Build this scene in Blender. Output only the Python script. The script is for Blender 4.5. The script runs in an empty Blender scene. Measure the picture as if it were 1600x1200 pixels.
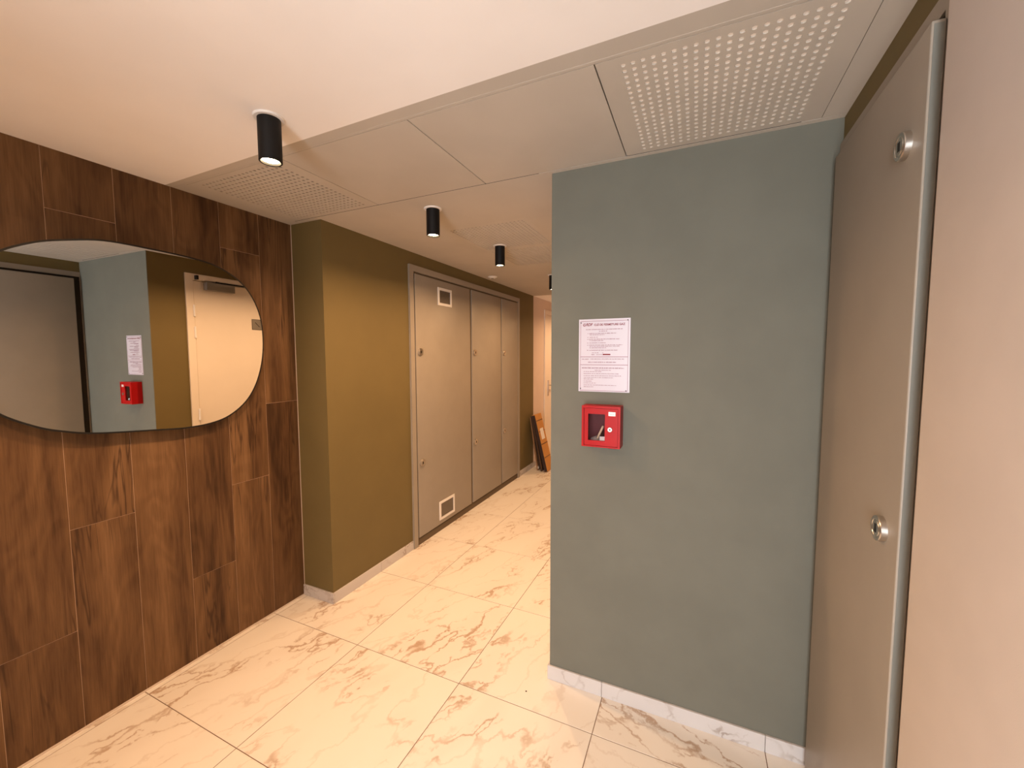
import bpy, bmesh, math, random
from mathutils import Matrix, Vector

scene = bpy.context.scene
C = scene.collection

# ------------------------------------------------------------------ camera
cam_d = bpy.data.cameras.new('camera')
cam = bpy.data.objects.new('camera', cam_d)
C.objects.link(cam)
cam_d.sensor_width = 36.0
cam_d.lens = 639.2 / 1600 * 36.0
cam_d.clip_start = 0.02
CAM_H = 0.6 / 0.41
cam.matrix_world = (Matrix.Translation((0, 0, CAM_H)) @ Matrix.Rotation(math.radians(24.262), 4, 'Z')
                    @ Matrix.Rotation(math.radians(85.986), 4, 'X') @ Matrix.Rotation(math.radians(-0.126), 4, 'Z'))
scene.camera = cam

# ------------------------------------------------------------------ world, daylight, exposure
w = bpy.data.worlds.new('world')
scene.world = w
w.use_nodes = True
w.node_tree.nodes['Background'].inputs[0].default_value = (0.75, 0.85, 1.0, 1)
w.node_tree.nodes['Background'].inputs[1].default_value = 0.6

LAMP_W = 12.4                       # each ceiling spotlight
LAMP_COL = (1.0, 0.59, 0.30)
day = bpy.data.lights.new('daylight_through_entrance', 'AREA')  # neutral fill added behind the viewer, set at an unseen entrance
day.shape = 'RECTANGLE'
day.size, day.size_y = 0.80, 1.95
day.energy = 112
day.color = (0.90, 0.95, 1.0)
dayo = bpy.data.objects.new('daylight_through_entrance', day)
C.objects.link(dayo)
dayo.location = (-0.09, -2.26, 1.08)
dayo.rotation_euler = (math.radians(90), 0, 0)      # shines along +Y into the hall

vs = scene.view_settings
vs.view_transform = 'Standard'
vs.look = 'None'
vs.gamma = 1.0
vs.use_curve_mapping = False
vs.exposure = 0.0

# ------------------------------------------------------------------ measured planes (metres)
XW = -2.162      # wood-tiled wall
XO = -1.921      # olive corridor wall
YO = 1.686       # olive return
YB = 1.676       # sage wall front
XB = -0.570      # sage wall corner
XR = 0.410       # right wall
ZC = 2.218       # ceiling
YE = 4.934       # end of olive / beige stretch
YBACK = -1.00    # wall behind the viewer
YV = -2.30       # glazed end of the added, unseen vestibule
YEND = 8.2
TILE = 0.6
GX0, GY0 = -2.131, 0.880      # one grout crossing

# ------------------------------------------------------------------ helpers
def box(bm, x0, x1, y0, y1, z0, z1, mi=0):
    v = [bm.verts.new(p) for p in ((x0, y0, z0), (x1, y0, z0), (x1, y1, z0), (x0, y1, z0),
                                   (x0, y0, z1), (x1, y0, z1), (x1, y1, z1), (x0, y1, z1))]
    fs = []
    for f in ((0, 3, 2, 1), (4, 5, 6, 7), (0, 1, 5, 4), (1, 2, 6, 5), (2, 3, 7, 6), (3, 0, 4, 7)):
        fc = bm.faces.new([v[i] for i in f]); fc.material_index = mi; fs.append(fc)
    return v, fs

def bevel_all(bm, off, seg=2):
    bmesh.ops.bevel(bm, geom=list(bm.edges), offset=off, segments=seg, profile=0.6, affect='EDGES')

def cyl(bm, c, r, h, axis='z', n=32, r2=None):
    """closed cylinder from c along +axis by h"""
    r2 = r if r2 is None else r2
    def P(a, rr, t):
        u, v = rr * math.cos(a), rr * math.sin(a)
        if axis == 'z': return (c[0] + u, c[1] + v, c[2] + t)
        if axis == 'x': return (c[0] + t, c[1] + u, c[2] + v)
        return (c[0] + v, c[1] + t, c[2] + u)
    a0 = [bm.verts.new(P(2 * math.pi * i / n, r, 0)) for i in range(n)]
    a1 = [bm.verts.new(P(2 * math.pi * i / n, r2, h)) for i in range(n)]
    for i in range(n):
        j = (i + 1) % n
        bm.faces.new((a0[i], a0[j], a1[j], a1[i]))
    bm.faces.new(a0[::-1]); bm.faces.new(a1)

def lathe(bm, prof, n=40, center=(0, 0, 0), axis='z'):
    rings = []
    for r, t in prof:
        ring = []
        for i in range(n):
            a = 2 * math.pi * i / n
            if axis == 'z': p = (center[0] + r * math.cos(a), center[1] + r * math.sin(a), center[2] + t)
            else: p = (center[0] + t, center[1] + r * math.cos(a), center[2] + r * math.sin(a))
            ring.append(bm.verts.new(p))
        rings.append(ring)
    for k in range(len(rings) - 1):
        for i in range(n):
            j = (i + 1) % n
            bm.faces.new((rings[k][i], rings[k][j], rings[k + 1][j], rings[k + 1][i]))
    return rings

def obj(name, bm, mat, parent=None, loc=None, smooth=False):
    bmesh.ops.recalc_face_normals(bm, faces=bm.faces)
    me = bpy.data.meshes.new(name)
    if loc is not None:
        bm.transform(Matrix.Translation(-Vector(loc)))
    bm.to_mesh(me); bm.free()
    for m in (mat if isinstance(mat, (list, tuple)) else [mat]):
        me.materials.append(m)
    if smooth:
        for p in me.polygons: p.use_smooth = True
        try: me.set_sharp_from_angle(angle=math.radians(35))
        except Exception: pass
    o = bpy.data.objects.new(name, me)
    C.objects.link(o)
    if loc is not None: o.location = loc
    if parent is not None:
        o.parent = parent
        if loc is not None: o.location = Vector(loc) - parent_world(parent)
        elif parent_world(parent).length > 0: o.location = -parent_world(parent)
    return o

def parent_world(p):
    t = Vector((0, 0, 0))
    while p is not None:
        t += p.location; p = p.parent
    return t

def empty(name, loc):
    o = bpy.data.objects.new(name, None)
    o.empty_display_size = 0.05
    C.objects.link(o); o.location = loc
    return o

def tag(o, label=None, cat=None, group=None, kind=None):
    if label: o['label'] = label
    if cat: o['category'] = cat
    if group: o['group'] = group
    if kind: o['kind'] = kind
    return o

def struct(name, bm, mat, label=None, loc=None):
    o = obj(name, bm, mat, None, loc)
    return tag(o, label, None, None, 'structure')

def NB(): return bmesh.new()

def simple_box(name, b, mat, parent=None, bev=0, seg=2, loc=None):
    bm = NB(); box(bm, *b)
    if bev: bevel_all(bm, bev, seg)
    c = loc or ((b[0] + b[1]) / 2, (b[2] + b[3]) / 2, (b[4] + b[5]) / 2)
    return obj(name, bm, mat, parent, c, smooth=bool(bev))

# ------------------------------------------------------------------ materials
class NT:
    def __init__(self, m):
        m.use_nodes = True
        self.t = m.node_tree; self.n = self.t.nodes
        self.b = self.n['Principled BSDF']
    def new(self, ty, **kw):
        nd = self.n.new(ty)
        for k, v in kw.items(): setattr(nd, k, v)
        return nd
    def link(self, a, b): self.t.links.new(a, b)
    def math(self, op, a, b=None, clamp=False):
        nd = self.new('ShaderNodeMath', operation=op); nd.use_clamp = clamp
        for i, x in enumerate((a, b)):
            if x is None: continue
            if isinstance(x, (int, float)): nd.inputs[i].default_value = x
            else: self.link(x, nd.inputs[i])
        return nd.outputs[0]
    def maprange(self, v, a, b, c=0., d=1., smooth=True):
        nd = self.new('ShaderNodeMapRange')
        nd.interpolation_type = 'SMOOTHSTEP' if smooth else 'LINEAR'
        self.link(v, nd.inputs[0])
        for i, x in enumerate((a, b, c, d)): nd.inputs[i + 1].default_value = x
        return nd.outputs[0]
    def noise(self, vec, scale, detail=3, rough=.5, dist=0., w=None):
        nd = self.new('ShaderNodeTexNoise')
        if w is not None: nd.noise_dimensions = '4D'; self.link(w, nd.inputs['W'])
        if vec is not None: self.link(vec, nd.inputs['Vector'])
        nd.inputs['Scale'].default_value = scale; nd.inputs['Detail'].default_value = detail
        nd.inputs['Roughness'].default_value = rough; nd.inputs['Distortion'].default_value = dist
        return nd.outputs['Fac']
    def mapping(self, vec, loc=(0, 0, 0), rot=(0, 0, 0), sc=(1, 1, 1)):
        nd = self.new('ShaderNodeMapping')
        self.link(vec, nd.inputs[0])
        nd.inputs[1].default_value = loc; nd.inputs[2].default_value = rot; nd.inputs[3].default_value = sc
        return nd.outputs[0]
    def mix(self, f, a, b, blend='MIX'):
        nd = self.new('ShaderNodeMix', data_type='RGBA', blend_type=blend)
        for s, x in ((nd.inputs[0], f), (nd.inputs[6], a), (nd.inputs[7], b)):
            if isinstance(x, (int, float)): s.default_value = x
            elif isinstance(x, tuple): s.default_value = (*x, 1)[:4]
            else: self.link(x, s)
        return nd.outputs[2]
    def ramp(self, f, stops):
        nd = self.new('ShaderNodeValToRGB')
        self.link(f, nd.inputs[0])
        cr = nd.color_ramp
        while len(cr.elements) < len(stops): cr.elements.new(.5)
        for e, (p, c) in zip(cr.elements, stops): e.position = p; e.color = (*c, 1)
        return nd.outputs[0]
    def bump(self, h, strength, dist=.001):
        nd = self.new('ShaderNodeBump')
        self.link(h, nd.inputs['Height']); nd.inputs['Strength'].default_value = strength
        nd.inputs['Distance'].default_value = dist
        self.link(nd.outputs[0], self.b.inputs['Normal'])

def paint(name, col, rough=.6, var=.05, bump=.15, scale=40, spec=.3, metal=0.):
    m = bpy.data.materials.new(name); t = NT(m)
    tc = t.new('ShaderNodeTexCoord').outputs['Object']
    f = t.noise(tc, scale * .06, 3, .6)
    t.link(t.mix(t.maprange(f, .3, .7), tuple(c * (1 - var) for c in col), tuple(min(1, c * (1 + var)) for c in col)), t.b.inputs['Base Color'])
    t.b.inputs['Roughness'].default_value = rough
    t.b.inputs['Specular IOR Level'].default_value = spec
    t.b.inputs['Metallic'].default_value = metal
    if bump: t.bump(t.noise(tc, scale * 8, 3, .6), bump, .0006)
    return m

def emission(name, col, s):
    m = bpy.data.materials.new(name); t = NT(m)
    t.b.inputs['Base Color'].default_value = (*col, 1)
    t.b.inputs['Emission Color'].default_value = (*col, 1)
    t.b.inputs['Emission Strength'].default_value = s
    return m

def m_wood():
    m = bpy.data.materials.new('wood_look_porcelain'); t = NT(m)
    tc = t.new('ShaderNodeTexCoord').outputs['Object']
    rnd = t.new('ShaderNodeObjectInfo').outputs['Random']
    W = t.math('MULTIPLY', rnd, 83.0)
    # grain runs along z : squash z
    g = t.mapping(tc, sc=(1, 1, .10))
    warp = t.noise(t.mapping(tc, sc=(1, 1, .30)), 5, 2, .5, .4, W)
    sep = t.new('ShaderNodeSeparateXYZ'); t.link(tc, sep.inputs[0])
    ring = t.math('ADD', t.math('MULTIPLY', sep.outputs[1], 9.0), t.math('MULTIPLY', warp, 9.0))
    ringv = t.maprange(t.math('SINE', t.math('MULTIPLY', ring, 8.0)), -1, 1)
    streak = t.noise(g, 40, 4, .6, .3, W)
    fine = t.noise(t.mapping(tc, sc=(1, 1, .03)), 190, 3, .7, 0, W)
    broad = t.noise(g, 9, 3, .55, .7, W)
    v = t.math('ADD', t.math('MULTIPLY', broad, .58), t.math('MULTIPLY', streak, .28))
    v = t.math('ADD', v, t.math('MULTIPLY', fine, .22))
    v = t.math('ADD', v, t.math('MULTIPLY', t.math('SUBTRACT', ringv, .5), .035))
    v = t.math('ADD', v, t.math('MULTIPLY', t.math('SUBTRACT', rnd, .5), .13))
    col = t.ramp(v, [(.36, (.038, .017, .007)), (.47, (.088, .043, .018)), (.57, (.138, .072, .031)), (.70, (.205, .113, .053))])
    # dark cracks and smoky veins along the grain
    cr = t.noise(t.mapping(tc, sc=(1, 1, .07)), 17, 3, .55, .8, W)
    crk = t.maprange(t.math('ABSOLUTE', t.math('SUBTRACT', cr, .5)), 0, .028, 1, 0)
    msk = t.maprange(t.noise(t.mapping(tc, sc=(1, 1, .25)), 6.0, 2, .5, 0, t.math('ADD', W, 9.0)), .47, .63)
    col = t.mix(t.math('MULTIPLY', t.math('MULTIPLY', crk, msk), .7), col, (.028, .012, .006))
    # a few knots
    vo = t.new('ShaderNodeTexVoronoi'); vo.voronoi_dimensions = '4D'
    t.link(t.mapping(tc, sc=(1, 1, .50)), vo.inputs['Vector']); t.link(W, vo.inputs['W'])
    vo.inputs['Scale'].default_value = 4.2
    kd = t.math('ADD', vo.outputs['Distance'], t.math('MULTIPLY', t.math('SUBTRACT', streak, .5), .14))
    kn = t.maprange(kd, .05, .15, 1, 0)
    csep = t.new('ShaderNodeSeparateColor'); t.link(vo.outputs['Color'], csep.inputs[0])
    kn = t.math('MULTIPLY', kn, t.maprange(csep.outputs[0], .45, .60))
    col = t.mix(t.math('MULTIPLY', kn, .7), col, (.030, .014, .008))
    t.link(col, t.b.inputs['Base Color'])
    t.b.inputs['Roughness'].default_value = .55
    t.b.inputs['Specular IOR Level'].default_value = .25
    t.bump(t.math('ADD', streak, fine), .10, .0006)
    return m

def m_marble(name, base=(.78, .725, .65), vein=(.37, .225, .125), tint=(.68, .61, .53)):
    m = bpy.data.materials.new(name); t = NT(m)
    tc = t.new('ShaderNodeTexCoord').outputs['Object']
    rnd = t.new('ShaderNodeObjectInfo').outputs['Random']
    W = t.math('MULTIPLY', rnd, 61.0)
    # wandering
    wn = t.new('ShaderNodeTexNoise'); wn.noise_dimensions = '4D'
    t.link(tc, wn.inputs['Vector']); t.link(W, wn.inputs['W'])
    wn.inputs['Scale'].default_value = 7; wn.inputs['Detail'].default_value = 5; wn.inputs['Roughness'].default_value = .62
    sub = t.new('ShaderNodeVectorMath', operation='SUBTRACT'); t.link(wn.outputs['Color'], sub.inputs[0]); sub.inputs[1].default_value = (.5, .5, .5)
    scl = t.new('ShaderNodeVectorMath', operation='SCALE'); t.link(sub.outputs[0], scl.inputs[0]); scl.inputs['Scale'].default_value = .13
    add = t.new('ShaderNodeVectorMath', operation='ADD'); t.link(tc, add.inputs[0]); t.link(scl.outputs[0], add.inputs[1])
    q = t.mapping(t.mapping(add.outputs[0], rot=(0, 0, math.radians(22))), sc=(1, .30, 1))
    n1 = t.noise(q, 4.2, 3, .5, 0, W)
    n2 = t.noise(q, 10.5, 3, .5, 0, t.math('ADD', W, 5.3))
    v1 = t.maprange(t.math('ABSOLUTE', t.math('SUBTRACT', n1, .5)), 0, .015, 1, 0)
    v2 = t.maprange(t.math('ABSOLUTE', t.math('SUBTRACT', n2, .5)), 0, .029, 1, 0)
    mask = t.maprange(t.noise(t.mapping(t.mapping(tc, rot=(0, 0, math.radians(22))), sc=(1, .42, 1)), 4.0, 2, .5, .3, t.math('ADD', W, 17.0)), .47, .62)
    brk = t.maprange(t.noise(tc, 22, 2, .5, 0, W), .38, .56)
    a = t.math('MULTIPLY', v1, t.math('ADD', .16, t.math('MULTIPLY', mask, .64)))
    b = t.math('MULTIPLY', t.math('MULTIPLY', v2, mask), t.math('MULTIPLY', brk, .80))
    vv = t.math('MAXIMUM', a, b, True)
    col = t.mix(t.math('MULTIPLY', mask, .28), base, tint)
    col = t.mix(vv, col, vein)
    t.link(col, t.b.inputs['Base Color'])
    t.b.inputs['Roughness'].default_value = .42
    t.b.inputs['Specular IOR Level'].default_value = .35
    return m

M = {}
M['wood'] = m_wood()
M['wood_grout'] = paint('wood_wall_grout', (.44, .29, .19), .8, .05, 0)
M['marble'] = m_marble('marble_look_porcelain')
M['skirting'] = m_marble('skirting_porcelain', (.56, .525, .505), (.26, .19, .15), (.48, .44, .41))
M['floor_grout'] = paint('floor_grout', (.20, .125, .08), .9, .05, 0)
M['olive'] = paint('olive_paint', (.152, .112, .042), .65, .04, .2)
M['sage'] = paint('sage_textile_wallpaper', (.142, .139, .110), .75, .045, .35, 60)
M['beige_ceiling'] = paint('greige_ceiling_paint', (.52, .47, .405), .7, .04, .12)
M['white_ceiling'] = paint('white_ceiling_paint', (.93, .89, .86), .8, .02, .1)
M['white_wall'] = paint('off_white_wall_paint', (.66, .54, .46), .7, .03, .1)
M['greige_door'] = paint('greige_lacquer', (.305, .265, .215), .42, .03, .18, 70, .4)
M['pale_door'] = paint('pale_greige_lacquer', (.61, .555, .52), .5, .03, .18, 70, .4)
M['dark_gap'] = paint('dark_recess', (.015, .012, .010), .9, .02, 0)  # near-black put in for shade behind the ceiling joints
M['gap_brown'] = paint('recess_brown', (.14, .10, .06), .9, .02, 0)  # brown put in for shade in door gaps, behind grilles, under doors
M['recess_dark'] = paint('recess_dark_brown', (.030, .022, .014), .9, .02, 0)  # dark brown put in for shade around the right cupboard doors
M['edge_band'] = paint('grey_green_edge_band', (.20, .20, .175), .45, .03, .1, 70, .4)
M['white_door'] = paint('white_door_lacquer', (.78, .70, .62), .4, .02, .05)
M['white_plastic'] = paint('white_plastic', (.80, .77, .74), .35, .02, 0)
M['black_metal'] = paint('black_powder_coat', (.003, .003, .0033), .55, .02, .05, 90)
M['reflector'] = paint('lamp_reflector', (.5, .32, .15), .3, .02, 0, metal=1.)
M['chrome'] = paint('brushed_nickel', (.62, .58, .53), .28, .03, .03, 80, .5, 1.)
M['grey_metal'] = paint('grey_aluminium', (.30, .28, .26), .4, .03, .03, 80, .5, .8)
M['black'] = paint('black_plastic', (.010, .009, .008), .5, .02, 0)
M['red'] = paint('red_enamel', (.37, .005, .006), .38, .04, .02, 60, .2)
M['dark_red'] = paint('dark_red_interior', (.10, .006, .012), .5, .05, 0)
M['sheet'] = paint('laminated_paper', (.575, .535, .60), .3, .02, 0, 40, .5)
M['ink'] = paint('red_ink', (.20, .008, .016), .6, .05, 0)
M['ink_pale'] = paint('faded_purple_ink', (.24, .085, .125), .6, .08, 0)
M['cardboard'] = paint('cardboard', (.52, .25, .07), .8, .08, .1)
M['cardboard_dark'] = paint('aged_cardboard', (.22, .12, .06), .8, .1, .1)
M['dark_board'] = paint('dark_stained_board', (.035, .018, .014), .6, .1, .05)  # also carries the shade on the carton end
M['tape'] = paint('brown_tape', (.13, .065, .025), .4, .05, 0)
M['fleece'] = paint('acoustic_fleece', (.88, .82, .76), .9, .06, 0)
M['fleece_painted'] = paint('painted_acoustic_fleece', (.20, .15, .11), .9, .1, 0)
M['tan'] = paint('tan_wood_key', (.62, .45, .30), .5, .1, 0)
M['pouch'] = paint('clear_pouch', (.30, .24, .22), .3, .15, 0)
M['caulk'] = paint('white_caulk', (.62, .52, .44), .6, .05, 0)
mm = bpy.data.materials.new('mirror_silver'); t = NT(mm)
t.b.inputs['Base Color'].default_value = (.80, .80, .79, 1); t.b.inputs['Metallic'].default_value = 1; t.b.inputs['Roughness'].default_value = .004
M['mirror'] = mm
mg = bpy.data.materials.new('clear_acrylic'); t = NT(mg)
t.b.inputs['Base Color'].default_value = (.95, .93, .95, 1); t.b.inputs['Transmission Weight'].default_value = 1
t.b.inputs['Roughness'].default_value = .03; t.b.inputs['IOR'].default_value = 1.2
M['acrylic'] = mg
M['bulb'] = emission('lamp_glow', (1.0, .72, .40), 40)

# ================================================================== FLOOR
bm = NB(); box(bm, -2.45, 1.0, YV - .3, YEND + .2, -.20, -.0012)
floor = struct('floor', bm, M['floor_grout'], 'pale marble-look tiled floor with warm brown veins')
tile_me = {}
rot_pick = {}
rng = random.Random(5)
def floor_tile(x0, x1, y0, y1):
    g = .0015
    key = (round(x1 - x0, 3), round(y1 - y0, 3))
    cx, cy = (x0 + x1) / 2, (y0 + y1) / 2
    if key not in tile_me:
        b = NB(); hx, hy = key[0] / 2 - g, key[1] / 2 - g
        v, fs = box(b, -hx, hx, -hy, hy, -.010, 0)
        top = [e for e in b.edges if all(vv.co.z > -.001 for vv in e.verts)]
        bmesh.ops.bevel(b, geom=top, offset=.0006, segments=1, affect='EDGES')
        bmesh.ops.recalc_face_normals(b, faces=b.faces)
        me = bpy.data.meshes.new('floor_tile'); b.to_mesh(me); b.free()
        me.materials.append(M['marble']); tile_me[key] = me
    o = bpy.data.objects.new('floor_tile', tile_me[key]); C.objects.link(o)
    o.parent = floor; o.location = (cx, cy, 0)
    square = abs(key[0] - key[1]) < .002
    k = rng.choice((0, 2, 0, 2, 0)) if cx < -.35 else rng.choice((1, 3, 1))
    if not square: k = 0
    o.rotation_euler = (0, 0, k * math.pi / 2)
xs = [XW] + [GX0 + TILE * i for i in range(5)] + [XR + .02]
ys = [YV] + [GY0 + TILE * i for i in range(-5, 13)] + [YEND]
for j in range(len(ys) - 1):
    if ys[j + 1] - ys[j] < .02: continue
    for i in range(len(xs) - 1):
        x0, x1 = xs[i], xs[i + 1]
        if ys[j] > YB + .02 and x0 > XB + .02: continue
        if ys[j + 1] < YBACK and x1 < -.56: continue
        floor_tile(x0, x1, ys[j], ys[j + 1])

# ================================================================== WALLS
# wood-tiled wall
bm = NB(); box(bm, XW - .16, XW - .0015, YBACK, YO + .02, 0, ZC)
wl = struct('wall_left', bm, M['wood_grout'], 'wall clad in tall brown wood-look planks')
wood_me = {}
def wood_tile(y0, y1, z0, z1):
    g = .0010
    key = (round(y1 - y0, 3), round(z1 - z0, 3))
    if key not in wood_me:
        b = NB(); hy, hz = key[0] / 2 - g, key[1] / 2 - g
        box(b, -.0030, 0.0, -hy, hy, -hz, hz)
        ed = [e for e in b.edges if all(vv.co.x > -.001 for vv in e.verts)]
        bmesh.ops.bevel(b, geom=ed, offset=.0006, segments=1, affect='EDGES')
        bmesh.ops.recalc_face_normals(b, faces=b.faces)
        me = bpy.data.meshes.new('wood_plank'); b.to_mesh(me); b.free()
        me.materials.append(M['wood']); wood_me[key] = me
    o = bpy.data.objects.new('wood_plank', wood_me[key]); C.objects.link(o)
    o.parent = wl; o.location = (XW, (y0 + y1) / 2, (z0 + z1) / 2)
joints = {0: [.4, 1.6], 1: [.8, 2.0], 2: [1.2]}
yj = [.49 + .2 * i for i in range(-16, 7)]
for i in range(len(yj) - 1):
    y0, y1 = max(yj[i], YBACK), min(yj[i + 1], YO)
    if y1 - y0 < .02: continue
    zz = [0.0] + joints[(i - 16) % 3] + [ZC]
    for a, b_ in zip(zz, zz[1:]): wood_tile(y0, y1, a, b_)
simple_box('caulk_line', (XW, XW + .002, YO - .003, YO, .062, ZC), M['caulk'], wl)
simple_box('caulk_line', (XW, XW + .006, YBACK, YO, 0.0, .006), M['caulk'], wl)

# olive corridor wall, with the return beside the wood
bm = NB(); box(bm, XW - .16, XO, YO, YE, 0, ZC)
struct('wall_corridor_left', bm, M['olive'], 'olive painted corridor wall with return corner')
bm = NB(); box(bm, XW - .16, XO, YE, YEND, 0, ZC)
struct('wall_far_left', bm, M['white_wall'], 'off-white wall at the far end of the corridor')
# sage wall
bm = NB(); box(bm, XB, XR + .14, YB, YB + .004, 0, ZC)
struct('wall_center', bm, M['sage'], 'sage grey-green papered wall end')
bm = NB(); box(bm, XB, XB + .25, YB + .004, YE, 0, ZC)
struct('wall_corridor_right', bm, M['olive'], 'olive corridor wall behind the sage wall')
bm = NB(); box(bm, XB, XB + .25, YE, YEND, 0, ZC)
struct('wall_far_right', bm, M['white_wall'], 'off-white far corridor wall on the right')
bm = NB(); box(bm, XW - .16, XB + .25, YEND, YEND + .14, 0, ZC)
struct('wall_end', bm, M['white_wall'], 'off-white wall closing the corridor')
# right wall
bm = NB(); box(bm, XR, XR + .14, YBACK, YB, 0, ZC)
struct('wall_right', bm, M['olive'], 'olive wall around the tall service cupboard')
# back wall with an added, unseen glazed entrance
bm = NB()
ex0, ex1, ez = -.56, .36, 2.12
box(bm, XW - .16, ex0, YBACK - .12, YBACK, 0, ZC); box(bm, ex1, XR + .14, YBACK - .12, YBACK, 0, ZC)
box(bm, ex0, ex1, YBACK - .12, YBACK, ez, ZC)
struct('wall_back', bm, M['white_wall'], 'off-white wall around the glazed entrance')
bm = NB(); box(bm, ex0 - .12, ex0, YV - .12, YBACK - .12, 0, ZC)  # vestibule added to keep the entrance light off the left side
struct('wall_vestibule_left', bm, M['white_wall'], 'off-white side wall of the entrance vestibule')
bm = NB(); box(bm, ex1, XR + .14, YV - .12, YBACK - .12, 0, ZC)
struct('wall_vestibule_right', bm, M['white_wall'], 'off-white wall of the entrance vestibule beside the cupboard side')
bm = NB(); box(bm, ex0 - .12, XR + .14, YV - .12, YBACK - .12, ZC, ZC + .12)
struct('ceiling_vestibule', bm, M['white_ceiling'], 'white ceiling of the entrance vestibule')
d3 = tag(empty('door_3', ((ex0 + ex1) / 2, YV - .05, 0)), 'glazed entrance door with slim frame', kind='structure')
bm = NB()
for a, b_ in ((ex0, ex0 + .05), (ex1 - .05, ex1)): box(bm, a, b_, YV - .09, YV - .03, 0, ez)
box(bm, ex0, ex1, YV - .09, YV - .03, ez - .05, ez); box(bm, ex0, ex1, YV - .09, YV - .03, 0, .06)
obj('door_frame', bm, M['grey_metal'], d3, d3.location[:])
for a, b_ in ((ex0 + .05, ex1 - .05),):
    simple_box('pane', (a, b_, YV - .066, YV - .060, .06, ez - .05), M['acrylic'], d3)

# ================================================================== CEILING
def flat_poly(bm, pts, z0, z1):
    lo = [bm.verts.new((x, y, z0)) for x, y in pts]; hi = [bm.verts.new((x, y, z1)) for x, y in pts]
    n = len(pts)
    bm.faces.new(lo[::-1]); bm.faces.new(hi)
    for i in range(n): bm.faces.new((lo[i], lo[(i + 1) % n], hi[(i + 1) % n], hi[i]))
bm = NB()
yl, yr = 1.074, 1.030
flat_poly(bm, [(XW - .16, YBACK - .12), (XR + .14, YBACK - .12), (XR + .14, yr), (XW - .16, yl)], ZC, ZC + .12)
ceil = struct('ceiling', bm, M['white_ceiling'], 'white painted ceiling above the wood-clad wall')
PY0, PY1 = 1.110, 1.652
PX = [-2.082, -1.476, -.868, -.264, .344]
bm = NB()
flat_poly(bm, [(XW - .16, yl), (XR + .14, yr), (XR + .14, PY0), (XW - .16, PY0)], ZC, ZC + .12)
box(bm, PX[4], XR + .14, PY0, PY1, ZC, ZC + .12)
box(bm, XW - .16, PX[0], PY0, PY1, ZC, ZC + .12)
band = tag(obj('ceiling_band', bm, M['beige_ceiling']), 'greige band of ceiling around the hatch panels', kind='structure')
bm = NB(); box(bm, XW - .16, XR + .14, PY0, PY1, ZC + .06, ZC + .12)
obj('void_lining', bm, M['dark_gap'], band)
simple_box('shadow_trim', (XW, XR, PY0 - .012, PY0 - .004, ZC - .0005, ZC + .01), M['beige_ceiling'], band)
# corridor ceiling with square openings for the perforated panels
def holed_panel(w, d, nx, ny, pitch, r, th, cx=0, cy=0, border=None):
    """plate in XY (bottom at z=0) with nx by ny round holes; returns bmesh"""
    b = NB()
    ang = [math.pi / 4 * k for k in range(8)]
    def cell(x, y):
        h = pitch / 2
        o_ = [b.verts.new((x + h * dx, y + h * dy, 0)) for dx, dy in ((1, 0), (1, 1), (0, 1), (-1, 1), (-1, 0), (-1, -1), (0, -1), (1, -1))]
        i0 = [b.verts.new((x + r * math.cos(a), y + r * math.sin(a), 0)) for a in ang]
        i1 = [b.verts.new((x + r * math.cos(a), y + r * math.sin(a), th)) for a in ang]
        for k in range(8):
            j = (k + 1) % 8
            b.faces.new((o_[k], i0[k], i0[j], o_[j])); b.faces.new((i0[k], i1[k], i1[j], i0[j]))
    W2, H2 = nx * pitch / 2, ny * pitch / 2
    for i in range(nx):
        for j in range(ny): cell(-W2 + pitch * (i + .5), -H2 + pitch * (j + .5))
    # margin and outer edge
    for x0, x1, y0, y1 in ((-w / 2, -W2, -d / 2, d / 2), (W2, w / 2, -d / 2, d / 2), (-W2, W2, -d / 2, -H2), (-W2, W2, H2, d / 2)):
        b.faces.new([b.verts.new(p) for p in ((x0, y0, 0), (x0, y1, 0), (x1, y1, 0), (x1, y0, 0))])
    for (xa, ya), (xb, yb) in (((-w / 2, -d / 2), (w / 2, -d / 2)), ((w / 2, -d / 2), (w / 2, d / 2)), ((w / 2, d / 2), (-w / 2, d / 2)), ((-w / 2, d / 2), (-w / 2, -d / 2))):
        b.faces.new([b.verts.new(p) for p in ((xa, ya, 0), (xb, yb, 0), (xb, yb, th + .012), (xa, ya, th + .012))])
    bmesh.ops.remove_doubles(b, verts=b.verts, dist=1e-5)
    return b
g = .0018
def panel_bounds(k): return (PX[k] + g, PX[k + 1] - g, PY0 + g, PY1 - .003)
pm = None
def perforated(name, cx, cy, w_, d_, parent, fleece, mesh=None, loc_z=ZC):
    if mesh is None:
        o = obj(name, holed_panel(w_, d_, 20, 20, .0248, .0068, .0026), M['beige_ceiling'])
    else:
        o = bpy.data.objects.new(name, mesh); C.objects.link(o)
    o.parent = parent; o.location = (cx, cy, loc_z)
    f = simple_box('fleece_backing', (-w_ / 2 + .01, w_ / 2 - .01, -d_ / 2 + .01, d_ / 2 - .01, .0027, .006), fleece)
    f.parent = o
    return o
x0, x1, y0, y1 = panel_bounds(3)
o = perforated('perforated_panel', (x0 + x1) / 2, (y0 + y1) / 2, x1 - x0, y1 - y0, band, M['fleece'])
pm = o.data
x0, x1, y0, y1 = panel_bounds(0)
perforated('perforated_panel', (x0 + x1) / 2, (y0 + y1) / 2, x1 - x0, y1 - y0, band, M['fleece_painted'])
for k in (1, 2):
    x0, x1, y0, y1 = panel_bounds(k)
    simple_box('ceiling_panel', (x0, x1, y0, y1, ZC, ZC + .015), M['beige_ceiling'], band)
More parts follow.
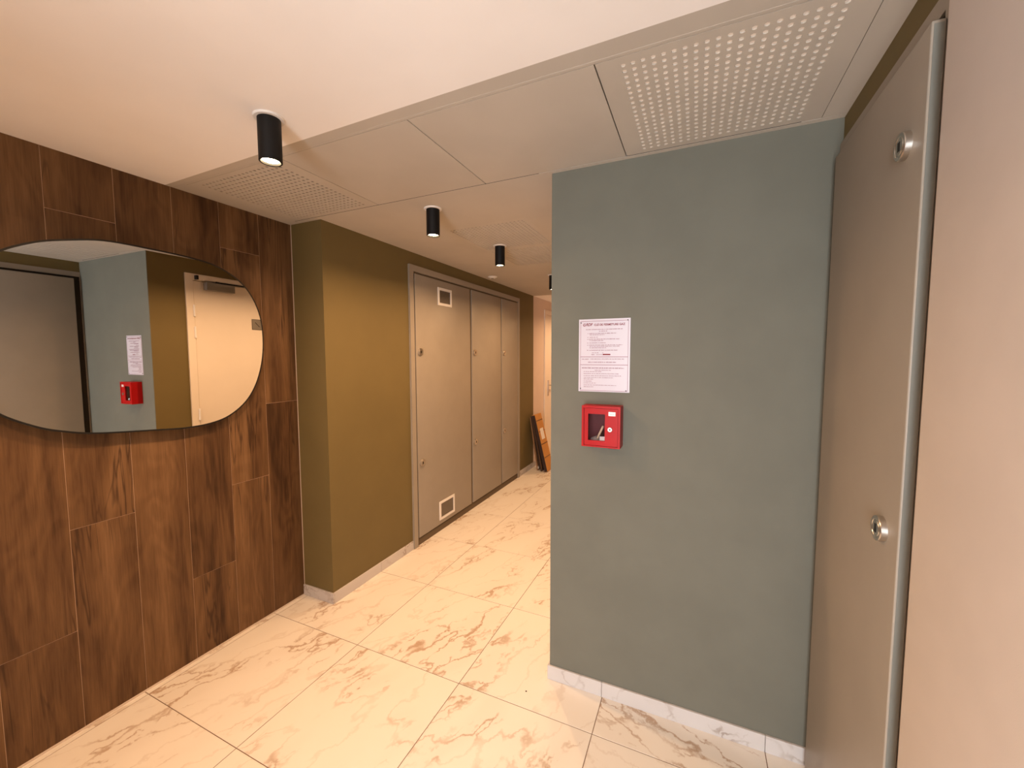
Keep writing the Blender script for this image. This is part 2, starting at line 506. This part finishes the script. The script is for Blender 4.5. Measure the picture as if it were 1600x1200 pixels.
for a_, b_ in ((PX[0], -.62), (PX[3], .29)):
    simple_box('shadow_gap', (a_, b_, PY1 - .0029, PY1 + .0019, ZC + .0006, ZC + .008), M['dark_gap'], band)  # near-black strip standing in for the shade inside the panel joint
# corridor
HX0, HX1 = -1.42, -.88
HY = [2.13, 2.69, 3.25]
bm = NB()
ya, yb_ = PY1 + .002, YE
box(bm, XW - .16, HX0, ya, yb_, ZC, ZC + .12); box(bm, HX1, XB + .25, ya, yb_, ZC, ZC + .12)
box(bm, HX0, HX1, ya, HY[0], ZC, ZC + .12); box(bm, HX0, HX1, HY[2], yb_, ZC, ZC + .12)
box(bm, XB + .25, XR + .14, ya, YB + .004, ZC, ZC + .12)
bmesh.ops.remove_doubles(bm, verts=bm.verts, dist=1e-5)
cc = tag(obj('ceiling_corridor', bm, M['beige_ceiling']), 'greige corridor ceiling with perforated acoustic squares', kind='structure')
pmc = None
for k in range(2):
    cyy = (HY[k] + HY[k + 1]) / 2
    q = perforated('perforated_panel', (HX0 + HX1) / 2, cyy, HX1 - HX0, HY[k + 1] - HY[k], cc, M['fleece_painted'], pmc)
    pmc = q.data
bm = NB(); box(bm, HX0, HX1, HY[0], HY[2], ZC + .06, ZC + .12)
obj('void_lining', bm, M['dark_gap'], cc)
bm = NB(); box(bm, XW - .16, XB + .25, YE, YEND + .14, ZC, ZC + .12)
struct('ceiling_far', bm, M['white_ceiling'], 'white ceiling beyond the greige corridor ceiling')

# ================================================================== BASEBOARDS
BH, BT = .065, .009
def baseboard(name, label, pieces):
    r = tag(empty(name, ((pieces[0][0] + pieces[0][1]) / 2, (pieces[0][2] + pieces[0][3]) / 2, 0)), label, kind='structure')
    for p in pieces:
        bm = NB(); box(bm, p[0], p[1], p[2], p[3], 0, BH)
        bevel_all(bm, .001, 1)
        obj('baseboard_tile', bm, M['skirting'], r, ((p[0] + p[1]) / 2, (p[2] + p[3]) / 2, BH / 2))
    return r
j = .0007
baseboard('baseboard_center', 'grey-white marble-look skirting under the sage wall',
          [(XB - BT, -.334 - j, YB - BT, YB), (-.334 + j, .268 - j, YB - BT, YB), (.268 + j, XR - .008, YB - BT, YB)])
baseboard('baseboard_return', 'marble-look skirting of the olive return', [(XW + .0005, XO + BT, YO - BT, YO)])
baseboard('baseboard_corridor_left', 'marble-look skirting along the olive wall',
          [(XO, XO + BT, YO + j, 2.079 - j), (XO, XO + BT, 2.079 + j, 2.430), (XO, XO + BT, 4.452, YE + .25), (XO, XO + BT, YE + .2514, 5.33)])
baseboard('baseboard_corridor_right', 'marble-look skirting at the white door',
          [(XB - BT, XB, YB + j, 1.91), (XB - BT, XB, 2.865, 3.46), (XB - BT, XB, 3.4614, 6.5)])

# ================================================================== SERVICE CUPBOARDS
def lock(parent, x, y, z, s, name='lock'):
    """round cam lock, axis x; s=+1 protrudes to +x, -1 to -x"""
    r = .0272; p = .0125
    bm = NB()
    lathe(bm, [(0.0005, s * p), (r * .62, s * p), (r * .66, s * (p - .0012)), (r * .72, s * (p - .0012)), (r * .76, s * p), (r * .95, s * p), (r, s * (p - .0015)), (r, s * 0.0)], 40, (x, y, z), 'x')
    o = obj(name, bm, M['chrome'], parent, (x, y, z), smooth=True)
    bm = NB(); box(bm, x + s * (p - .0002), x + s * (p + .0006), y - .0055, y + .0055, z - .0095, z + .0095)
    obj('keyhole', bm, M['black'], o, (x + s * p, y, z))
    return o
def grille(parent, x, y0, y1, z0, z1, name='vent_grille'):
    bm = NB(); fw = .020
    box(bm, x, x + .006, y0, y0 + fw, z0, z1); box(bm, x, x + .006, y1 - fw, y1, z0, z1)
    box(bm, x, x + .006, y0 + fw, y1 - fw, z0, z0 + fw); box(bm, x, x + .006, y0 + fw, y1 - fw, z1 - fw, z1)
    o = obj(name, bm, M['white_plastic'], parent, (x, (y0 + y1) / 2, (z0 + z1) / 2))
    bm = NB(); n = 9
    for i in range(n):
        zc = z0 + fw + (z1 - z0 - 2 * fw) * (i + .5) / n; h = (z1 - z0 - 2 * fw) / n
        v, _ = box(bm, x + .0005, x + .0045, y0 + fw, y1 - fw, zc - h * .30, zc - h * .12)
        for vv in v[4:6] + v[6:]: pass
        for vv in v:
            if vv.co.x < x + .002: vv.co.z += h * .45
    obj('louvres', bm, M['grey_metal'], o, (x, (y0 + y1) / 2, (z0 + z1) / 2))
    bm = NB(); box(bm, x + .0001, x + .0004, y0 + fw, y1 - fw, z0 + fw, z1 - fw)
    obj('grille_back', bm, M['gap_brown'], o, (x, (y0 + y1) / 2, (z0 + z1) / 2))
    return o
# corridor cupboard
cy0, cy1, cz = 2.432, 4.452, 2.125
cup = tag(empty('service_cupboard', (XO, (cy0 + cy1) / 2, 0)), 'greige three-door service cupboard with white vents in the olive wall', 'cupboard')
bm = NB(); fx0, fx1 = XO, XO + .016
box(bm, fx0, fx1, cy0, cy0 + .045, 0, cz); box(bm, fx0, fx1, cy1 - .045, cy1, 0, cz)
box(bm, fx0, fx1, cy0 + .045, cy1 - .045, cz - .045, cz)
obj('frame', bm, M['greige_door'], cup, (XO, (cy0 + cy1) / 2, 0))
bm = NB(); box(bm, XO, XO + .001, cy0 + .045, cy1 - .045, 0, cz - .045)
obj('recess', bm, M['gap_brown'], cup, (XO, (cy0 + cy1) / 2, 0))  # flat brown sheet, shade of the door gaps put into its colour
bm = NB(); box(bm, XO + .001, XO + .004, cy0 + .045, cy1 - .045, 0, .05)
obj('plinth', bm, M['gap_brown'], cup, (XO, (cy0 + cy1) / 2, 0))
for (a, b_), grl in (((2.495, 3.298), True), ((3.332, 3.948), False), ((3.972, 4.402), False)):
    bm = NB(); box(bm, XO + .001, XO + .013, a, b_, .062, 2.066); bevel_all(bm, .002, 2)
    d = obj('door', bm, M['greige_door'], cup, (XO, (a + b_) / 2, 0), smooth=True)
    for z in (1.490, .640): lock(d, XO + .013, a + .046, z, 1)
    if grl:
        grille(d, XO + .013, 2.785, 2.985, 1.868, 2.010); grille(d, XO + .013, 2.765, 2.992, .098, .254)
# right cupboard
rc = tag(empty('service_cupboard', (XR, 1.04, 0)), 'tall greige service cupboard with two round locks beside the sage wall', 'cupboard')
bm = NB(); fx0, fx1 = XR - .008, XR
box(bm, fx0, fx1, 1.670, YB - .001, 0, 2.136); box(bm, fx0, fx1, .30, .40, 0, 2.136); box(bm, fx0, fx1, .985, 1.060, 0, 2.098)
box(bm, fx0, fx1, .40, 1.670, 2.098, 2.136)
obj('frame', bm, M['greige_door'], rc, (XR, 1.04, 0))
bm = NB(); box(bm, XR - .002, XR - .0005, .40, 1.670, 0, 2.098)
obj('recess', bm, M['recess_dark'], rc, (XR, 1.04, 0))  # shallow sheet coloured dark for the shade between doors and frame
LX = .380
bm = NB(); box(bm, LX, XR - .0085, 1.050, 1.628, .014, 2.079); bevel_all(bm, .0035, 3)
leaf = obj('door', bm, M['greige_door'], rc, (LX, 1.34, 0), smooth=True)
simple_box('edge_band', (LX + .0035, XR - .012, 1.0490, 1.0502, .018, 2.072), M['edge_band'], leaf)  # added strip, sage reflection and shade put into its grey-green
for z in (1.889, 1.084): lock(leaf, LX, 1.124, z, -1)
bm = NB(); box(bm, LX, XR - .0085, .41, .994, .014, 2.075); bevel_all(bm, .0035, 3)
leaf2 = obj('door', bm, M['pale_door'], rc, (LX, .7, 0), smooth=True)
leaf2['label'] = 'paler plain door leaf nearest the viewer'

# ================================================================== DOORS OF THE SETTING
d1 = tag(empty('door_1', (XB, 2.39, 0)), 'white door with closer in the corridor, seen in the mirror', kind='structure')
fx = XB - .012
bm = NB()
box(bm, fx, XB, 1.915, 1.968, 0, 2.105); box(bm, fx, XB, 2.812, 2.865, 0, 2.105); box(bm, fx, XB, 1.968, 2.812, 2.055, 2.105)
obj('door_frame', bm, M['white_door'], d1, (XB, 2.39, 0))
simple_box('door_leaf', (XB - .006, XB - .0005, 1.972, 2.808, .006, 2.051), M['white_door'], d1, .001, 1)
for z in (1.815, 1.645, .985, .30):
    bm = NB(); cyl(bm, (fx - .004, 1.968, z - .045), .0075, .09, 'z', 12)
    obj('hinge', bm, M['white_plastic'], d1, (fx, 1.968, z), smooth=True)
cl = simple_box('door_closer', (XB - .055, XB - .006, 2.045, 2.268, 1.985, 2.048), M['grey_metal'], d1, .003, 2)
simple_box('closer_rail', (XB - .040, XB - .0122, 1.995, 2.46, 2.062, 2.090), M['white_door'], d1)
simple_box('rail_end_cap', (XB - .041, XB - .0122, 1.980, 1.996, 2.060, 2.092), M['black'], d1)
simple_box('closer_arm', (XB - .048, XB - .043, 2.12, 2.40, 2.050, 2.062), M['black_metal'], d1)
pic = simple_box('door_plaque', (XB - .0085, XB - .006, 2.432, 2.532, 1.690, 1.785), M['grey_metal'], d1)
bm = NB()
yc, zc = 2.482, 1.7375
for a, b_, c_, d_ in ((2.434, 2.436, 1.692, 1.783), (2.528, 2.530, 1.692, 1.783), (2.434, 2.530, 1.692, 1.694), (2.434, 2.530, 1.781, 1.783)):
    box(bm, XB - .0090, XB - .0086, a, b_, c_, d_)
v, _ = box(bm, XB - .0090, XB - .0086, yc - .028, yc + .028, zc - .0025, zc + .0025)
bmesh.ops.rotate(bm, verts=v, cent=(XB, yc, zc), matrix=Matrix.Rotation(math.radians(-45), 3, 'X'))
obj('plaque_print', bm, M['black'], pic, (XB - .0088, yc, zc))
# lever
def lever(parent, x, y, z, s, dy):
    bm = NB(); box(bm, x, x + s * .008, y - .02, y + .02, z - .11, z + .11); bevel_all(bm, .003, 2)
    pl = obj('handle_plate', bm, M['chrome'], parent, (x, y, z), smooth=True)
    bm = NB(); cyl(bm, (x, y, z + .04), .009, s * .05, 'x', 16)
    box(bm, x + s * .042, x + s * .056, min(y, y + dy), max(y, y + dy), z + .031, z + .049)
    obj('lever', bm, M['chrome'], pl, (x, y, z), smooth=False)
lever(d1, XB - .006, 2.755, .98, -1, -.12)
# far door, on the left
d2 = tag(empty('door_2', (XO, 5.82, 0)), 'white door with lever handle at the corridor end', kind='structure')
fx = XO + .014
bm = NB()
box(bm, XO, fx, 5.335, 5.405, 0, 2.085); box(bm, XO, fx, 6.235, 6.305, 0, 2.085); box(bm, XO, fx, 5.405, 6.235, 2.025, 2.085)
obj('door_frame', bm, M['white_door'], d2, (XO, 5.82, 0))
simple_box('door_leaf', (XO + .0005, XO + .007, 5.41, 6.23, .006, 2.02), M['white_door'], d2, .001, 1)
lever(d2, XO + .007, 5.49, 1.00, 1, .12)

# ================================================================== MIRROR
mir_n = Vector((1, .00443, -.00255)).normalized()
mir_c = Vector((-2.110, 1.0, 1.5))
def mpt(y, z, off=0.0):
    x = mir_c.x - (mir_n.y * (y - mir_c.y) + mir_n.z * (z - mir_c.z)) / mir_n.x
    return Vector((x, y, z)) + mir_n * off
outl = [(0, 388), (50, 378), (100, 373.5), (160, 374.5), (225, 385), (300, 402), (340, 415.5), (371, 435.5), (393, 461), (407, 494), (412.5, 530), (410.5, 565),
        (401, 600), (385, 628), (360, 649), (330, 661), (290, 668), (240, 673), (150, 678.5), (90, 675), (50, 667), (0, 650)]
# outline measured on the glass plane (y, z)
MO = [(0.5625, 1.816), (0.640, 1.862), (0.718, 1.889), (0.825, 1.914), (0.957, 1.917), (1.1335, 1.912), (1.2425, 1.894), (1.335, 1.849), (1.403, 1.777),
      (1.447, 1.672), (1.4585, 1.552), (1.4465, 1.431), (1.409, 1.314), (1.350, 1.226), (1.2665, 1.165), (1.177, 1.139), (1.0685, 1.134), (0.949, 1.144),
      (0.765, 1.163), (0.662, 1.190), (0.600, 1.2185), (0.5315, 1.266), (.482, 1.325), (.452, 1.405), (.443, 1.500), (.450, 1.595), (.470, 1.685), (.510, 1.760)]
def catmull(P, k=5):
    out = []; n = len(P)
    for i in range(n):
        p0, p1, p2, p3 = (Vector(P[(i + d) % n]) for d in (-1, 0, 1, 2))
        for s in range(k):
            u = s / k
            out.append(.5 * ((2 * p1) + (p2 - p0) * u + (2 * p0 - 5 * p1 + 4 * p2 - p3) * u * u + (3 * p1 - p0 - 3 * p2 + p3) * u ** 3))
    return out
MOs = catmull(MO)
mir = tag(empty('wall_mirror', mir_c[:]), 'pebble-shaped frameless mirror with thin black edge on the wood wall', 'mirror')
ctr = Vector((.96, 1.52))
def slab(pts, off0, off1):
    b = NB()
    f = [b.verts.new(mpt(p.x, p.y, off0)) for p in pts]; k = [b.verts.new(mpt(p.x, p.y, off1)) for p in pts]
    b.faces.new(f); b.faces.new(k[::-1]); n = len(pts)
    for i in range(n): b.faces.new((f[i], k[i], k[(i + 1) % n], f[(i + 1) % n]))
    return b
def inset(pts, d):
    n = len(pts); out = []
    for i in range(n):
        tt = (pts[(i + 1) % n] - pts[i - 1]).normalized(); nn = Vector((-tt.y, tt.x))
        if nn.dot(ctr - pts[i]) < 0: nn = -nn
        out.append(pts[i] + nn * d)
    return out
obj('mirror_glass', slab(inset(MOs, .0068), 0.0, -.003), M['mirror'], mir, mir_c[:])
obj('mirror_edge', slab(MOs, -.0004, -.008), M['black'], mir, mir_c[:])
bm = NB(); n = 0
back = inset(MOs, .06)
f = [bm.verts.new(mpt(p.x, p.y, -.008)) for p in back]; k = [bm.verts.new((XW + .001, p.x, p.y)) for p in back]
bm.faces.new(f); bm.faces.new(k[::-1])
for i in range(len(back)): bm.faces.new((f[i], k[i], k[(i + 1) % len(back)], f[(i + 1) % len(back)]))
obj('mounting_board', bm, M['black'], mir, mir_c[:])

# ================================================================== CEILING SPOTLIGHTS
LX0 = -1.260
def spotlight(y, label, x=LX0, grp=None):
    r = .034; h = .137; zb = ZC - h
    s = tag(empty('ceiling_spotlight', (x, y, ZC)), label, 'spotlight', 'black cylinder spotlights in one row')
    bm = NB(); lathe(bm, [(.030, 0.0), (.0455, 0.0), (.0455, -.0035), (.0435, -.006), (.030, -.006)], 48, (x, y, ZC))
    obj('mounting_ring', bm, M['white_plastic'], s, (x, y, ZC), smooth=True)
    bm = NB(); lathe(bm, [(.020, ZC - .005 - zb), (r, ZC - .005 - zb), (r, .0015), (r - .0015, 0), (r - .004, 0), (r - .0055, .0015), (r - .0065, .016)], 48, (x, y, zb))
    obj('housing', bm, M['black_metal'], s, (x, y, ZC), smooth=True)
    bm = NB(); lathe(bm, [(.0005, .0040), (.015, .0040), (.0245, .0065), (.0275, .012)], 40, (x, y, zb))
    obj('bulb', bm, M['bulb'], s, (x, y, ZC), smooth=True)
    L = bpy.data.lights.new('spotlight_beam', 'AREA'); L.shape = 'DISK'; L.size = .040
    L.energy = LAMP_W; L.color = LAMP_COL; L.spread = math.radians(166)
    lo = bpy.data.objects.new('spotlight_beam', L); C.objects.link(lo)
    lo.parent = s; lo.location = (0, 0, -h + .0005)
    return s
spotlight(.920, 'black cylinder spotlight on the white ceiling, nearest and largest')
spotlight(1.808, 'black cylinder spotlight just past the dark seam of the greige ceiling')
spotlight(2.597, 'black cylinder spotlight beside the perforated squares of the corridor ceiling')
spotlight(3.735, 'black cylinder spotlight partly hidden behind the sage wall corner')
spotlight(5.60, 'black cylinder spotlight at the far end of the corridor, out of sight')  # unseen lamp added to light the corridor end
spotlight(6.90, 'black cylinder spotlight last of the row, by the end wall')  # second unseen lamp added for the corridor end
spotlight(.03, 'black cylinder spotlight on the white ceiling beside the viewer, out of sight')  # unseen lamp added for warm light on nearby wall and ceiling

# small ceiling detector
det = tag(empty('smoke_detector', (-1.815, 3.575, ZC)), 'small flat white ceiling detector above the cupboard', 'detector')
bm = NB(); lathe(bm, [(.0005, -.014), (.026, -.014), (.032, -.010), (.046, -.004), (.046, 0)], 32, (-1.815, 3.575, ZC))
obj('cover', bm, M['white_plastic'], det, (-1.815, 3.575, ZC), smooth=True)
bm = NB(); lathe(bm, [(.0005, -.018), (.012, -.018), (.014, -.0135)], 24, (-1.815, 3.575, ZC))
obj('sensor', bm, M['grey_metal'], det, (-1.815, 3.575, ZC), smooth=True)

# ================================================================== GAS SIGN
SX0, SX1, SZ1, SZ0 = -.4485, -.2410, 1.6100, 1.3130
SW = SX1 - SX0
sy = YB - .0022
sg = tag(empty('notice_sheet', ((SX0 + SX1) / 2, YB, SZ0)), 'laminated white notice with red print about the gas key, on the sage wall', 'notice')
bm = NB(); box(bm, SX0, SX1, sy, YB - .0002, SZ0, SZ1)
obj('sheet', bm, M['sheet'], sg, sg.location[:])
def SU(px): return SX0 + (px - 150) / 1298 * SW
def SV(py): return SZ1 - (py - 128) / 1822 * (SZ1 - SZ0)
yf, yk = sy - .0004, sy - .00005
def bar(bm, xa, xb, pyc, h): box(bm, SU(xa), SU(xb), yf, yk, SV(pyc + h / 2), SV(pyc - h / 2))
bm = NB()
for pyc in (180, 1922): bar(bm, 190, 1402, pyc, 9)
for pxc in (194, 1398): box(bm, SU(pxc - 4), SU(pxc + 4), yf, yk, SV(1922), SV(180))
bar(bm, 190, 1402, 1072, 11); bar(bm, 190, 1402, 1272, 11)
obj('printed_frame', bm, M['ink_pale'], sg, sg.location[:])
bm = NB(); bar(bm, 770, 965, 1012, 30)
obj('printed_bar', bm, M['ink'], sg, sg.location[:])
bm = NB(); rr = random.Random(3)
LN = [(335, 1255, 385, 22), (670, 895, 430, 22), (375, 398, 487, 18), (420, 1110, 485, 22), (435, 810, 520, 20), (370, 398, 580, 18), (430, 640, 580, 20),
      (370, 398, 630, 18), (415, 1180, 628, 22), (435, 790, 665, 22), (370, 398, 722, 18), (430, 840, 722, 20), (370, 398, 775, 18), (420, 1260, 775, 20),
      (435, 1190, 808, 20), (435, 860, 845, 20), (370, 398, 905, 18), (430, 1140, 905, 20), (490, 675, 968, 16), (760, 790, 968, 14), (480, 565, 1014, 20), (610, 760, 1014, 16),
      (235, 415, 1128, 24), (460, 1310, 1125, 20), (400, 1120, 1205, 24), (235, 1310, 1350, 30), (570, 980, 1405, 18), (285, 750, 1442, 18), (285, 1180, 1492, 18),
      (285, 1240, 1545, 18), (285, 1040, 1592, 16), (285, 535, 1632, 18), (285, 510, 1685, 18), (285, 600, 1732, 16), (285, 1130, 1782, 16), (285, 545, 1828, 18)]
for xa, xb, pyc, h in LN:
    x = xa
    while x < xb - 6:
        wl_ = min(rr.uniform(28, 95), xb - x)
        k = x
        while k < x + wl_ - 3:                      # letter-like strokes
            sw_ = rr.uniform(4, 8)
            hh = h * rr.uniform(.6, 1.0)
            bar(bm, k, min(k + sw_, x + wl_), pyc + (h - hh) * .3, hh)
            k += sw_ + rr.uniform(3, 5)
        x += wl_ + rr.uniform(10, 16)
obj('printed_lines', bm, M['ink_pale'], sg, sg.location[:])
def text_mesh(name, s, px, py, capw, caph, mat, parent, shear=0, italic=False):
    cu = bpy.data.curves.new(name, 'FONT'); cu.body = s; cu.size = 1; cu.extrude = .0; cu.shear = shear; cu.offset = .028
    to = bpy.data.objects.new(name, cu); C.objects.link(to)
    dg = bpy.context.evaluated_depsgraph_get()
    me = bpy.data.meshes.new_from_object(to.evaluated_get(dg))
    bpy.data.objects.remove(to)
    xs_ = [v.co.x for v in me.vertices]; ys_ = [v.co.y for v in me.vertices]
    sx = capw / (max(xs_) - min(xs_)); sz = caph / (max(ys_) - min(ys_)); mx, my = min(xs_), min(ys_)
    X, Z = SU(px), SV(py)
    for v in me.vertices:
        v.co = (X + (v.co.x - mx) * sx, yf - .0001, Z + (v.co.y - my) * sz)
    me.materials.clear(); me.materials.append(mat)
    o = bpy.data.objects.new(name, me); C.objects.link(o)
    for v in me.vertices: v.co -= parent.location
    o.parent = parent
    return o
PXM = SW / 1298
text_mesh('printed_logo', 'G', 255, 303, 72 * PXM, 72 * PXM, M['ink'], sg, .15)
text_mesh('printed_logo', 'RDF', 335, 298, 175 * PXM, 72 * PXM, M['ink'], sg, .25)
text_mesh('printed_title', 'CLÉ DE FERMETURE GAZ', 545, 297, 775 * PXM, 66 * PXM, M['ink'], sg)
for px, py in ((1384, 178), (1364, 1905), (205, 1876), (205, 215)):
    bm = NB(); cyl(bm, (SU(px), sy - .0030, SV(py)), .0022, .003, 'y', 12)
    obj('pin', bm, M['black'], sg, sg.location[:])

# ================================================================== RED KEY BOX
BX0, BX1, BZ0, BZ1, BD = -.4165, -.2640, 1.0965, 1.2615, .068
kb = tag(empty('key_box', ((BX0 + BX1) / 2, YB, BZ0)), 'red metal emergency key box with small window and lock', 'key box')
yfb = YB - BD
bm = NB(); tw = .004
box(bm, BX0, BX1, YB - .004, YB - .0005, BZ0, BZ1)
box(bm, BX0, BX0 + tw, yfb + .012, YB - .004, BZ0, BZ1); box(bm, BX1 - tw, BX1, yfb + .012, YB - .004, BZ0, BZ1)
box(bm, BX0 + tw, BX1 - tw, yfb + .012, YB - .004, BZ0, BZ0 + tw); box(bm, BX0 + tw, BX1 - tw, yfb + .012, YB - .004, BZ1 - tw, BZ1)
obj('body', bm, M['red'], kb, kb.location[:])
bm = NB(); box(bm, BX0 + tw, BX1 - tw, YB - .006, YB - .0041, BZ0 + tw, BZ1 - tw)
obj('back_lining', bm, M['dark_red'], kb, kb.location[:])
# outer front rim
bm = NB(); rw = .0085
box(bm, BX0, BX0 + rw, yfb, yfb + .012, BZ0, BZ1); box(bm, BX1 - rw, BX1, yfb, yfb + .012, BZ0, BZ1)
box(bm, BX0 + rw, BX1 - rw, yfb, yfb + .012, BZ0, BZ0 + rw * .6); box(bm, BX0 + rw, BX1 - rw, yfb, yfb + .012, BZ1 - rw, BZ1)
obj('front_rim', bm, M['red'], kb, kb.location[:])
wx0, wx1, wz0, wz1 = BX0 + .0255, BX0 + .0925, BZ0 + .026, BZ1 - .032
bm = NB(); e = .0012
dx0, dx1, dz0, dz1 = BX0 + rw + e, BX1 - rw - e, BZ0 + rw * .6 + e, BZ1 - rw - e
ya_, yb2 = yfb + .0022, yfb + .011
box(bm, dx0, wx0, ya_, yb2, dz0, dz1); box(bm, wx1, dx1, ya_, yb2, dz0, dz1)
box(bm, wx0, wx1, ya_, yb2, dz0, wz0); box(bm, wx0, wx1, ya_, yb2, wz1, dz1)
kd = obj('door', bm, M['red'], kb, kb.location[:])
bm = NB(); box(bm, wx0, wx1, yfb + .0075, yfb + .009, wz0, wz1)
obj('window_pane', bm, M['acrylic'], kd, kb.location[:])
lx, lz = BX0 + .1135, (BZ0 + BZ1) / 2 - .008
bm = NB(); cyl(bm, (lx, yfb - .005, lz), .0092, .0075, 'y', 28); bevel_all(bm, .0008, 1)
lk = obj('lock', bm, M['chrome'], kd, kb.location[:], smooth=True)
bm = NB(); cyl(bm, (lx, yfb - .0056, lz), .003, .001, 'y', 16)
obj('keyhole', bm, M['black'], lk, kb.location[:])
bm = NB(); box(bm, lx - .007, lx + .020, yfb + .0014, yfb + .0021, BZ1 - .037, BZ1 - .021)
st = obj('sticker', bm, M['white_plastic'], kd, kb.location[:])
bm = NB(); x = lx - .002; rr = random.Random(8)
while x < lx + .015:
    box(bm, x, x + .0012, yfb + .0010, yfb + .0013, BZ1 - .0315, BZ1 - .0315 + rr.uniform(.002, .004)); x += .0022
obj('sticker_print', bm, M['grey_metal'], st, kb.location[:])
bm = NB(); box(bm, BX0 + .105, BX0 + .137, yfb + .010, yfb + .030, BZ0 - .004, BZ0 - .0002)
obj('bottom_tab', bm, M['dark_red'], kb, kb.location[:])
# what lies inside
kx, kz = BX0 + .055, BZ0 + tw + .001
key = tag(empty('gas_key', (kx, yfb + .035, kz)), 'tan key in a pouch inside the red key box', 'key')
bm = NB(); v, _ = box(bm, kx - .004, kx + .004, yfb + .030, yfb + .036, kz + .018, kz + .082); bevel_all(bm, .0015, 1)
bmesh.ops.rotate(bm, verts=bm.verts, cent=(kx, yfb + .033, kz + .02), matrix=Matrix.Rotation(math.radians(24), 3, 'Y'))
obj('key_shaft', bm, M['tan'], key, key.location[:], smooth=True)
bm = NB()
rings = lathe(bm, [(.0005, 0), (.026, .001), (.030, .010), (.022, .022), (.010, .030), (.0005, .031)], 14, (kx - .002, yfb + .037, kz))
rr = random.Random(2)
for v in bm.verts:
    v.co.y = yfb + .037 + (v.co.y - yfb - .037) * .42; v.co.x += rr.uniform(-.003, .003); v.co.z = max(kz, v.co.z + rr.uniform(-.004, .004))
obj('pouch', bm, M['pouch'], key, key.location[:], smooth=True)
bm = NB(); v, _ = box(bm, kx + .014, kx + .034, yfb + .019, yfb + .0195, kz + .001, kz + .036)
obj('paper_tag', bm, M['white_plastic'], key, key.location[:])

# ================================================================== LEANING FLAT PACKS
def leaning(name, label, xb, xt, zt, th, ya, yb, mat, cat, grp=None):
    """board leaning on the left wall: lower inner corner (xb,0), upper inner corner (xt,zt)"""
    L = math.hypot(xt - xb, zt); ux = Vector(((xt - xb) / L, 0, zt / L)); nx_ = Vector((zt / L, 0, -(xt - xb) / L))
    b0 = Vector((xb, 0, 0))
    e_ = tag(empty(name, (xb, (ya + yb) / 2, 0)), label, cat, grp)
    def pt(s, tt, y): p = b0 + ux * s + nx_ * tt; return Vector((p.x, y, p.z))
    def part(nm, s0, s1, t0, t1, y0_, y1_, m_, bev=0):
        b = NB(); vs_ = [b.verts.new(pt(s, tt, y)) for s, tt, y in ((s0, t0, y0_), (s0, t1, y0_), (s1, t1, y0_), (s1, t0, y0_), (s0, t0, y1_), (s0, t1, y1_), (s1, t1, y1_), (s1, t0, y1_))]
        for f in ((0, 1, 2, 3), (7, 6, 5, 4), (0, 4, 5, 1), (1, 5, 6, 2), (2, 6, 7, 3), (3, 7, 4, 0)): b.faces.new([vs_[i] for i in f])
        if bev: bevel_all(b, bev, 1)
        return obj(nm, b, m_, e_, e_.location[:])
    return e_, part, L
e1, part, L = leaning('wooden_board', 'brown board leaning closest to the olive wall', -1.800, -1.900, .672, .02, 4.80, 5.00, None, 'board')
part('panel', 0, L, -.018, 0.0, 4.80, 5.00, M['cardboard_dark'], .001)
part('foot_clip', .02, .05, .0, .006, 4.80, 4.83, M['white_plastic'])
e1.location.z = 0.0
e2, part, L = leaning('dark_board', 'dark thin board between the brown board and the cardboard pack', -1.742, -1.882, .690, .02, 4.77, 5.00, None, 'board')
part('panel', 0, L, -.012, 0, 4.77, 5.00, M['dark_board'], .001)
part('edge_strip', 0, L, 0.0005, .003, 4.775, 4.80, M['cardboard_dark'])
e3, part, L = leaning('cardboard_pack', 'orange cardboard flat pack with white label, outermost of the leaning boards', -1.700, -1.872, .705, .04, 4.755, 4.985, None, 'package')
part('carton', 0, L, -.001, .040, 4.762, 4.985, M['cardboard'], .002)
part('end_flap', .004, L - .004, .001, .038, 4.755, 4.7615, M['dark_board'])  # near end of the carton coloured dark for its shaded side
for s in (.17, .34, .50, .64):
    part('strap', s, s + .010, .0402, .0412, 4.764, 4.983, M['tape'])
part('white_label', .40, .54, .0402, .0416, 4.82, 4.93, M['white_plastic'])
for e_ in (e1, e2, e3):
    zmin = min((c.matrix_basis @ v.co).z for c in e_.children for v in c.data.vertices)
    e_.location.z = -zmin + .0005

# tiny dark specks on the floor
for x, y in ((-.640, 1.563), (-1.221, 3.259)):
    bm = NB(); lathe(bm, [(.0003, .0018), (.0025, .0016), (.0038, .0002)], 10, (x, y, 0))
    o = obj('floor_speck', bm, M['black'], None, (x, y, 0))
    tag(o, 'tiny dark speck on the floor ' + ('by the sage wall corner' if x > -1 else 'deep in the corridor'), 'debris', 'specks on the floor')
